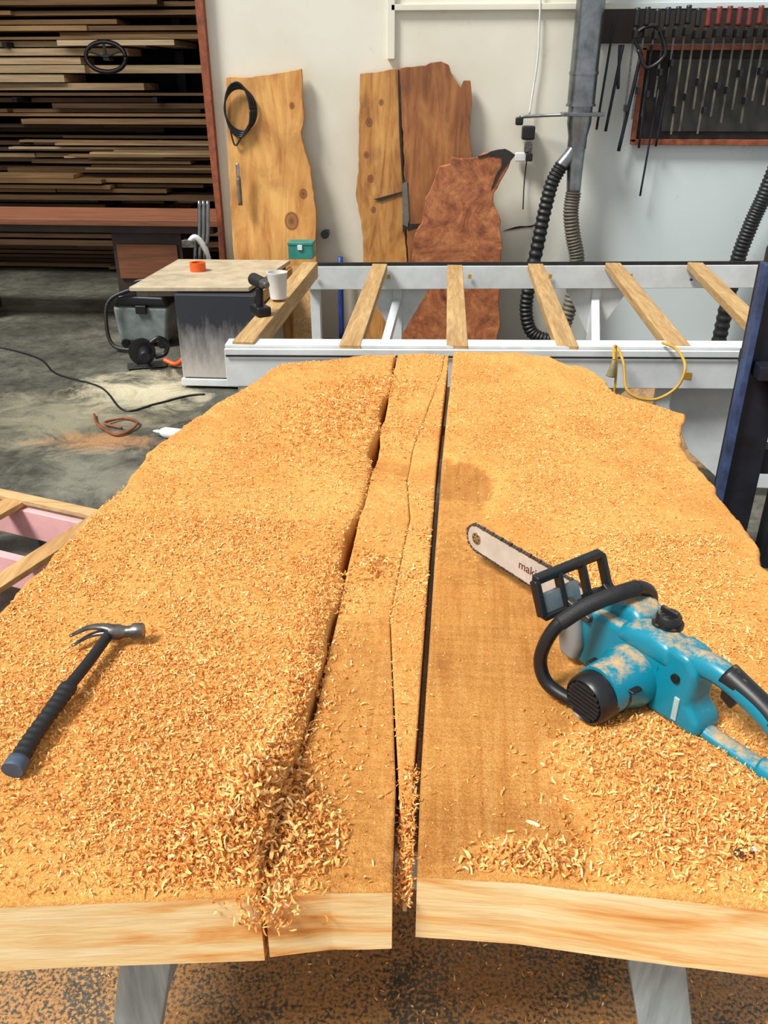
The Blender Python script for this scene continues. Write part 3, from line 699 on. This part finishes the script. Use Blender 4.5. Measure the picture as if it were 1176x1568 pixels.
mB1=live_mat('pale_split_slab',(202,150,82),(180,124,60),(136,84,40),((-.58,1.5,.026),(-.60,1.3,.02),(-.57,1.15,.024),(-.5,1.62,.018),(-.55,.95,.02)),2.8,.8)
mB2=live_mat('dark_split_slab',(166,110,58),(144,88,44),(108,62,30),(),2.0)
prism('left_half',jit([(-.60,.0),(-.33,.0),(-.31,.62),(-.335,.85),(-.345,1.1),(-.36,1.40),(-.375,1.60),(-.385,1.82),(-.53,1.80),(-.64,1.79),(-.65,1.49),(-.655,1.2),(-.675,1.05),(-.63,.8),(-.625,.62)],.004,seed=5),5.99,6.04,mB1,sB,tilt=tA,bev=.004)
prism('right_half',jit([(-.33,.0),(.02,.0),(.08,.6),(.12,1.2),(.115,1.32),(.09,1.46),(.10,1.62),(.085,1.75),(.04,1.75),(.02,1.71),(-.02,1.76),(-.06,1.84),(-.11,1.86),(-.25,1.835),(-.385,1.82),(-.37,1.60),(-.35,1.40),(-.335,1.1),(-.325,.85),(-.30,.62)],.005,seed=6),5.985,6.035,mB2,sB,tilt=tA,bev=.004)
for poly in ([(-.392,1.81),(-.383,1.81),(-.372,1.62),(-.362,1.42),(-.343,1.1),(-.35,1.1),(-.376,1.42)],[(-.55,1.02),(-.34,1.075),(-.34,1.065),(-.5,1.01)],[(-.345,1.15),(-.338,1.15),(-.31,.82),(-.22,.85),(-.22,.865),(-.30,.86),(-.345,.80)]):
    prism('crack',poly,5.980,5.984,M_dark,sB,tilt=tA)
prism('resin_inlay',[(-.352,1.12),(-.320,1.14),(-.30,.9),(-.31,.84),(-.345,.86)],5.976,5.980,simple('grey_inlay',(120,116,110),.4,.3),sB,tilt=tA)
sC=empty('leaning_burl_slab')
burl=NT('burl_red'); 
n=burl.noise(4,9,.7,dist=2.6); n2=burl.noise(18,6,.7,dist=1)
c=burl.ramp(n,[(.3,(100,50,26)),(.48,(156,90,50)),(.7,(192,126,76))]); c=burl.mix(.5,c,burl.ramp(n2,[(.35,(150,120,100)),(.6,(255,255,255))]),'MULTIPLY'); burl.bump(n,.5,.01); M_burl=burl.out(c,.6)
prism('board',jit([(-.33,.03),(-.20,.0),(.15,.0),(.33,.05),(.36,.18),(.35,.48),(.34,.70),(.33,.9),(.27,1.02),(.27,1.08),(.31,1.15),(.36,1.24),(.40,1.31),(.33,1.345),(.24,1.33),(.15,1.30),(.06,1.29),(-.02,1.30),(-.03,1.255),(-.10,1.24),(-.14,1.13),(-.19,1.04),(-.20,.92),(-.25,.82),(-.27,.66),(-.25,.50),(-.31,.42),(-.34,.25)],.010,seed=9),5.84,5.89,M_burl,sC,tilt=lambda z:.10*z,bev=.006)
prism('bark_rim',jit([(.25,1.10),(.29,1.17),(.34,1.25),(.395,1.315),(.33,1.35),(.24,1.335),(.15,1.305),(.16,1.29),(.24,1.31),(.31,1.30),(.31,1.24),(.27,1.17)],.006,seed=12),5.834,5.842,M_dark,sC,tilt=lambda z:.10*z)
cl=empty('coiled_cable')
for j in range(4):
    pts_=[(-1.46+(.085+.008*j)*math.cos(a)+.004*j,6.06+.01*j,1.575+(.165-.012*j)*math.sin(a)) for a in [k*math.pi/10 for k in range(21)]]
    sweep('loop',pts_,.007,M_black,cl,n=3,seg=8)
sweep('tail',[(-1.53,6.07,1.5),(-1.50,6.07,1.36),(-1.44,6.06,1.42),(-1.38,6.06,1.5)],.006,M_black,cl)
ch=empty('long_chisel')
sweep('blade',[(-1.475,6.00,1.16),(-1.475,6.00,1.25)],.012,M_steel,ch); sweep('handle',[(-1.475,6.00,.98),(-1.475,6.00,1.16)],.016,M_hoset,ch)
ob_=empty('offcut_board_behind_frame')
beam('board',(-1.0,5.62,.0),(-1.0,5.74,.62),.16,.03,M_pine,ob_,up=(0,1,0))
bp=empty('blue_pipe'); sweep('pipe',[(-.80,6.1,0),(-.80,6.12,.62)],.02,simple('blue_paint',(40,70,150),.5),bp)

# ---------------------------------------------------------------- extraction duct
du=empty('dust_extraction_duct')
lathe('main_pipe',[(.088,1.60),(.088,1.78),(.093,1.78),(.093,1.80),(.088,1.80),(.088,2.9)],M_galv,du,(.80,6.03,0))
lathe('lower_pipe',[(.062,1.35),(.062,1.42),(.078,1.50),(.078,1.60),(.095,1.60),(.095,1.615)],M_galv,du,(.80,6.03,0))
beam('blast_gate',(.68,6.0,1.555),(.94,6.0,1.555),.20,.022,M_galv,du)
sweep('branch_down',[(.80,6.03,1.42),(.80,6.02,1.25),(.805,6.01,1.08)],lambda t:.060-.014*t,M_galv,du,seg=20)
sweep('branch_side',[(.79,6.02,1.36),(.75,6.01,1.30),(.70,6.0,1.24)],.042,M_galv,du,seg=18)
rib=lambda r:(lambda t:r*(1+.09*math.sin(t*260)))
for n_,pts_,r_,m_ in (('black_flex_hose',[(.71,6.0,1.25),(.655,5.99,1.14),(.62,5.99,.95),(.59,5.98,.72),(.555,5.98,.45),(.55,5.98,.28),(.60,5.97,.14),(.72,5.95,.09),(.85,5.95,.12)],.045,M_hose),('grey_flex_hose',[(.805,6.01,1.08),(.80,6.0,.95),(.83,6.0,.80),(.87,6.0,.66),(.88,6.0,.5),(.85,5.98,.3),(.80,5.97,.1)],.050,M_hoset),('wall_flex_hose',[(2.12,6.02,1.35),(2.06,6.02,1.08),(2.01,6.03,.88),(1.97,6.05,.60),(1.95,6.05,.08)],.05,M_hose)):
    sweep(n_,pts_,rib(r_),m_,du,n=40,seg=16)
cv=empty('wall_conduit_and_switch')
sweep('conduit',[(.50,6.17,2.9),(.505,6.17,2.2),(.515,6.17,1.9),(.50,6.17,1.7),(.485,6.16,1.55)],.006,M_white,cv)
sweep('arm_rod',[(.42,6.13,1.535),(.60,6.10,1.545),(.73,6.05,1.55)],.010,M_galv,cv)
box('switch_box',(.485,6.14,1.44),(.085,.09,.085),M_black,cv,bev=.01); box('switch_knob',(.42,6.13,1.51),(.05,.06,.05),M_black,cv,bev=.01)
box('solenoid',(.49,6.13,1.35),(.05,.07,.06),M_dsteel,cv,bev=.006); box('socket',(.455,6.15,1.29),(.09,.05,.055),M_white,cv,bev=.006); box('plug',(.50,6.12,1.29),(.045,.06,.05),M_black,cv,bev=.006)
sweep('wire',[(.49,6.16,1.26),(.485,6.17,1.12),(.49,6.17,.95)],.004,M_black,cv)
sc_=empty('wall_stopcock'); box('body',(-.90,6.14,.78),(.04,.10,.04),M_black,sc_,bev=.008); lathe('knob',[(.0001,0),(.03,0),(.03,.02),(.0001,.02)],M_black,sc_,(-.90,6.09,.78),(0,-1,0),seg=14)
prism('wall_crack',jit([(.36,.80),(.45,.83),(.56,.84),(.62,.86),(.56,.828),(.45,.815)],.004,seed=3),6.196,6.199,M_dark)
# ---------------------------------------------------------------- clamps & tool window
wn=empty('tool_window')
box('dark_interior',(1.95,6.19,1.66),(1.5,.02,.54),M_dark,wn,bev=0)
M_pane=simple('window_backdrop',(54,54,48),.5,var=.6,scale=5)
box('pane',(1.72,6.175,1.66),(.72,.01,.42),M_pane,wn,bev=0)
for c_,d_ in (((1.95,6.165,1.385),(1.56,.04,.035)),((1.95,6.165,1.935),(1.56,.04,.03)),((1.185,6.165,1.66),(.03,.04,.55)),((2.1,6.165,1.66),(.03,.04,.55))): box('frame',c_,d_,M_trim,wn)
box('tool_board',(1.9,6.185,2.06),(2.0,.02,.20),simple('brown_board',(60,48,38),.7,var=.4,scale=4),wn,bev=0)
cp=empty('bar_clamps')
for i in range(16):
    X=1.10+i*.062; zt=2.14+random.uniform(-.01,.01); lo=1.42+random.uniform(0,.28)
    beam('bar',(X,6.12,zt-.04),(X+random.uniform(-.01,.01),6.12,lo),.012,.007,M_hoset if i>4 else M_dsteel,cp,bev=0)
    sweep('handle',[(X,6.09,zt+.01),(X,6.08,zt-.09)],.017,M_black if i<7 else M_red,cp,seg=10)
    box('jaw',(X,6.09,zt-.13),(.022,.09,.045),M_black,cp)
    box('slide_jaw',(X,6.09,lo+.12+random.uniform(0,.1)),(.02,.08,.04),M_black,cp)
for (xa,za),(xb,zb),r_ in (((1.04,1.95),(.99,1.45),.010),((1.02,1.95),(1.04,1.7),.010),((1.16,1.9),(1.09,1.33),.012),((1.22,1.95),(1.22,1.35),.008),((1.30,1.7),(1.27,1.05),.007),((1.36,1.9),(1.33,1.36),.008),((.97,2.1),(.93,1.46),.008)):
    sweep('rod',[(xa,6.12,za),(xb,6.12,zb)],r_,M_navy,cp,seg=8)
sweep('coil',[(1.15,6.08,1.9),(1.1,6.08,2.0),(1.22,6.08,2.05),(1.3,6.08,1.9),(1.2,6.08,1.82),(1.13,6.08,1.92)],.012,M_black,cp)

# ---------------------------------------------------------------- dark steel stand on right
st=empty('steel_rack_stand')
beam('upright',(1.13,3.0,0),(1.13,3.0,1.16),.12,.12,M_navy,st)
beam('upright_lit_edge',(1.055,2.94,.0),(1.055,2.94,1.18),.022,.06,M_blue,st,up=(0,1,0))  # blue-lit left face of the post, its light painted as a brighter strip
beam('upright_b',(1.32,3.0,0),(1.32,3.0,1.16),.08,.12,M_navy,st)
beam('shelf',(1.08,2.98,.82),(1.6,2.98,.82),.24,.05,M_navy,st)
beam('cross_bar',(1.1,3.0,.45),(1.7,3.0,.45),.08,.10,M_navy,st)
beam('knee_brace',(1.15,2.9,.80),(1.38,2.86,.42),.05,.06,M_navy,st)
box('clamp_head',(1.15,2.98,1.19),(.14,.14,.07),M_black,st,bev=.01)
sweep('lever',[(1.15,2.95,1.20),(1.12,2.9,1.27),(1.2,2.88,1.33)],.014,M_black,st)
beam('foot',(1.11,2.72,.03),(1.11,3.2,.03),.12,.06,M_navy,st)
of=empty('offcut_boards')
for i in range(4): beam('board',(1.22+.06*i,1.9+.1*i,.03+.045*i),(1.5,2.5+.04*i,.03+.045*i),.12,.04,M_brown,of)

# ---------------------------------------------------------------- pallet left
pl=empty('pink_painted_pallet')
rz=math.radians(-18)
def pr(x,y,z): return (-1.63+x*math.cos(rz)-y*math.sin(rz),2.42+x*math.sin(rz)+y*math.cos(rz),z)
for yy in (-.26,0,.30): beam('stringer',pr(-.45,yy,.20),pr(.30,yy,.20),.035,.12,M_pink,pl)
for xx,w_ in ((-.40,.09),(-.12,.09),(.275,.075)): beam('deck_board',pr(xx,-.30,.275),pr(xx,.34,.275),w_,.022,M_pine,pl)
for yy in (-.285,.325): beam('rim',pr(-.45,yy,.285),pr(.31,yy,.285),.05,.02,M_pinex,pl)
for xx in (-.40,.275):
    for yy in (-.26,.30): beam('block',pr(xx,yy,0),pr(xx,yy,.15),.08,.08,M_pink,pl)

# ---------------------------------------------------------------- small floor things
bt=empty('white_squeeze_bottle',(-1.49,4.10,.032),math.radians(-12))
lathe('bottle',[(.0001,0),(.026,0),(.03,.01),(.03,.13),(.02,.155),(.011,.16),(.011,.175),(.004,.205),(.0001,.205)],M_white,bt,(.1,0,0),(-1,0,0))
oc=empty('brown_extension_cord')
M_bcord=simple('dull_orange_cord',(150,76,36),.6)
sweep('cord',[(-1.80,4.2,.012),(-1.92,4.25,.02),(-1.84,4.35,.012),(-1.74,4.28,.02),(-1.74,4.18,.012),(-1.80,4.1,.012),(-1.96,4.25,.012),(-2.04,4.4,.012)],.007,M_bcord,oc)
bc=empty('black_floor_cord')
sweep('cord',[(-2.4,3.6,.008),(-2.05,3.35,.008),(-1.8,3.1,.008),(-1.62,2.85,.008),(-1.5,2.9,.008)],.008,M_black,bc)
sweep('cord_b',[(-3.9,5.6,.006),(-3.4,5.75,.006),(-2.9,5.5,.006),(-2.6,5.15,.006),(-2.2,4.9,.006),(-1.9,4.5,.006),(-1.75,4.62,.006),(-1.60,4.78,.006),(-1.50,4.82,.006)],.006,M_black,bc)
vc=empty('shop_vacuum',(-2.22,6.0,0))
M_tr=simple('translucent_bin',(132,142,138),.35,var=.25)
prism('bin',[(-.20,.03),(.16,.03),(.20,.30),(-.22,.30)],-.16,.16,M_tr,vc,bev=.03); prism('head',[(-.22,.30),(.20,.30),(.17,.37),(-.16,.38)],-.17,.17,M_black,vc,bev=.02)
sweep('handle',[(-.1,0,.37),(-.08,0,.44),(.06,0,.45),(.10,0,.37)],.014,M_black,vc)
box('latch',(0,-.175,.28),(.08,.02,.06),M_black,vc,bev=.005)
sweep('hose',[(.12,-.05,.42),(.2,-.1,.48),(.05,-.15,.45),(-.2,-.2,.36),(-.24,-.25,.2),(-.18,-.3,.04),(.1,-.35,.03)],lambda t:.014*(1+.07*math.sin(t*300)),M_hose,vc,n=20)
for sx in (-.15,.12): lathe('wheel',[(.0001,0),(.03,0),(.03,.02),(.0001,.02)],M_black,vc,(sx,-.16,.03),(0,-1,0),seg=16)
ps=empty('circular_saw',(-2.06,5.38,0),math.radians(20))
box('base_plate',(0,0,.012),(.26,.14,.006),M_dsteel,ps); lathe('blade_guard',[(.0001,0),(.09,0),(.09,.035),(.0001,.035)],M_black,ps,(-.02,.0,.10),(0,1,0))
lathe('motor',[(.0001,0),(.045,0),(.045,.10),(.03,.12),(.0001,.12)],M_navy,ps,(.0,0,.10),(0,-1,0))
sweep('handle',[(.04,.0,.16),(.10,0,.19),(.15,0,.15),(.13,0,.08),(.06,0,.06)],.016,M_black,ps)
sweep('orange_cord',[(.12,-.05,.05),(.2,-.10,.03),(.28,.0,.08),(.26,.2,.06),(.30,.3,.03)],.016,M_orange,ps)
wm=empty('bench_pipe_cluster')
for i in range(3): sweep('pipe',[(-1.84+.035*i,6.02,.0),(-1.84+.035*i,6.02,.62),(-1.80+.03*i,6.03,.75),(-1.78+.03*i,6.06,1.0)],.014,M_galv,wm)
sweep('elbow',[(-1.87,6.0,.72),(-1.82,6.0,.76),(-1.77,6.02,.70),(-1.75,6.04,.6)],.022,M_white,wm)
box('clamp',(-1.86,6.0,.72),(.10,.08,.05),M_dsteel,wm)

# ---------------------------------------------------------------- table & lumber
tb=empty('long_workbench')
box('top',(-3.35,6.72,.80),(3.2,.70,.045),M_table,tb,bev=.004)
box('apron',(-3.35,6.72,.75),(3.1,.60,.06),M_brown,tb)
for px in (-2.35,-4.2): box('pedestal',(px,6.75,.36),(.55,.55,.71),M_brown,tb)
box('drawer_front',(-2.35,6.465,.5),(.48,.015,.26),M_table,tb)
items=[]
R_=random.Random(4)
def row(y,z,x0,x1,th,tone,dep=.9):
    x=x0
    while x<x1:
        L=R_.uniform(1.2,3.2); 
        if R_.random()<.94: items.append(((x+L/2,y+R_.uniform(-.12,.10),z+th/2),(L-.02,dep*R_.uniform(.3,1),th*R_.uniform(.8,.99)),R_.uniform(-.012,.012),max(0,min(1,tone+R_.uniform(-.14,.16)))))
        x+=L*R_.uniform(.7,1.0)
z=.05
while z<2.95:
    th=R_.choice([.028,.035,.045,.05])
    band=1.68<z<2.14
    if band: tone=.92; th=R_.choice([.055,.075,.09])
    elif .96<z<1.10: tone=.80
    elif z>2.2: tone=.50
    elif z<.35: tone=.40
    elif 1.1<=z<1.35: tone=.22
    else: tone=.42
    row(9.75+(R_.uniform(-.05,.1) if not band else R_.uniform(-.12,-.02)),z,-6.4+R_.uniform(0,.5),-1.8-R_.uniform(0,.3),th,tone)
    z+=th+(R_.choice([.003,.008]) if band else R_.choice([.004,.006,.02,.03]))
z=.02
while z<.95:
    th=.035; row(8.8,z,-5.2+R_.uniform(-.2,.2),-2.6+R_.uniform(-.3,.2),th,.35 if z<.8 else .6,.6); z+=th+R_.choice([.004,.02])
for i in range(14):
    z=.97+i*.02; items.append(((-3.0+R_.uniform(-.6,.5),8.8+R_.uniform(-.1,.1),z),(R_.uniform(1,2.4),.14,.018),R_.uniform(-.05,.05),.45+.5*R_.random()))
items=[it for it in items if it[0][0]+it[1][0]/2<-1.68 and it[0][0]-it[1][0]/2>-6.95]
lr=empty('lumber_rack')
boxes('stacked_planks',items,M_lum,lr)
for px in (-6.0,-4.6,-3.1,-1.95):
    beam('post',(px,10.35,0),(px,10.35,2.95),.10,.10,M_navy,lr)
    for zz in (.6,1.2,1.6,2.1,2.6): beam('arm',(px,9.3,zz),(px,10.3,zz),.05,.05,M_navy,lr)
lathe_m=empty('hanging_machine_wheel')
sweep('wheel_rim',[(-3.45+.20*math.cos(a),9.02,1.98+.13*math.sin(a)) for a in [k*math.pi/8 for k in range(17)]],.022,M_black,lathe_m,n=3,seg=8)
for a in (.5,1.6,2.7): beam('spoke',(-3.45,9.02,1.98),(-3.45+.19*math.cos(a),9.02,1.98+.12*math.sin(a)),.025,.02,M_black,lathe_m)
box('mount',(-3.45,9.08,1.98),(.06,.12,.06),M_black,lathe_m)
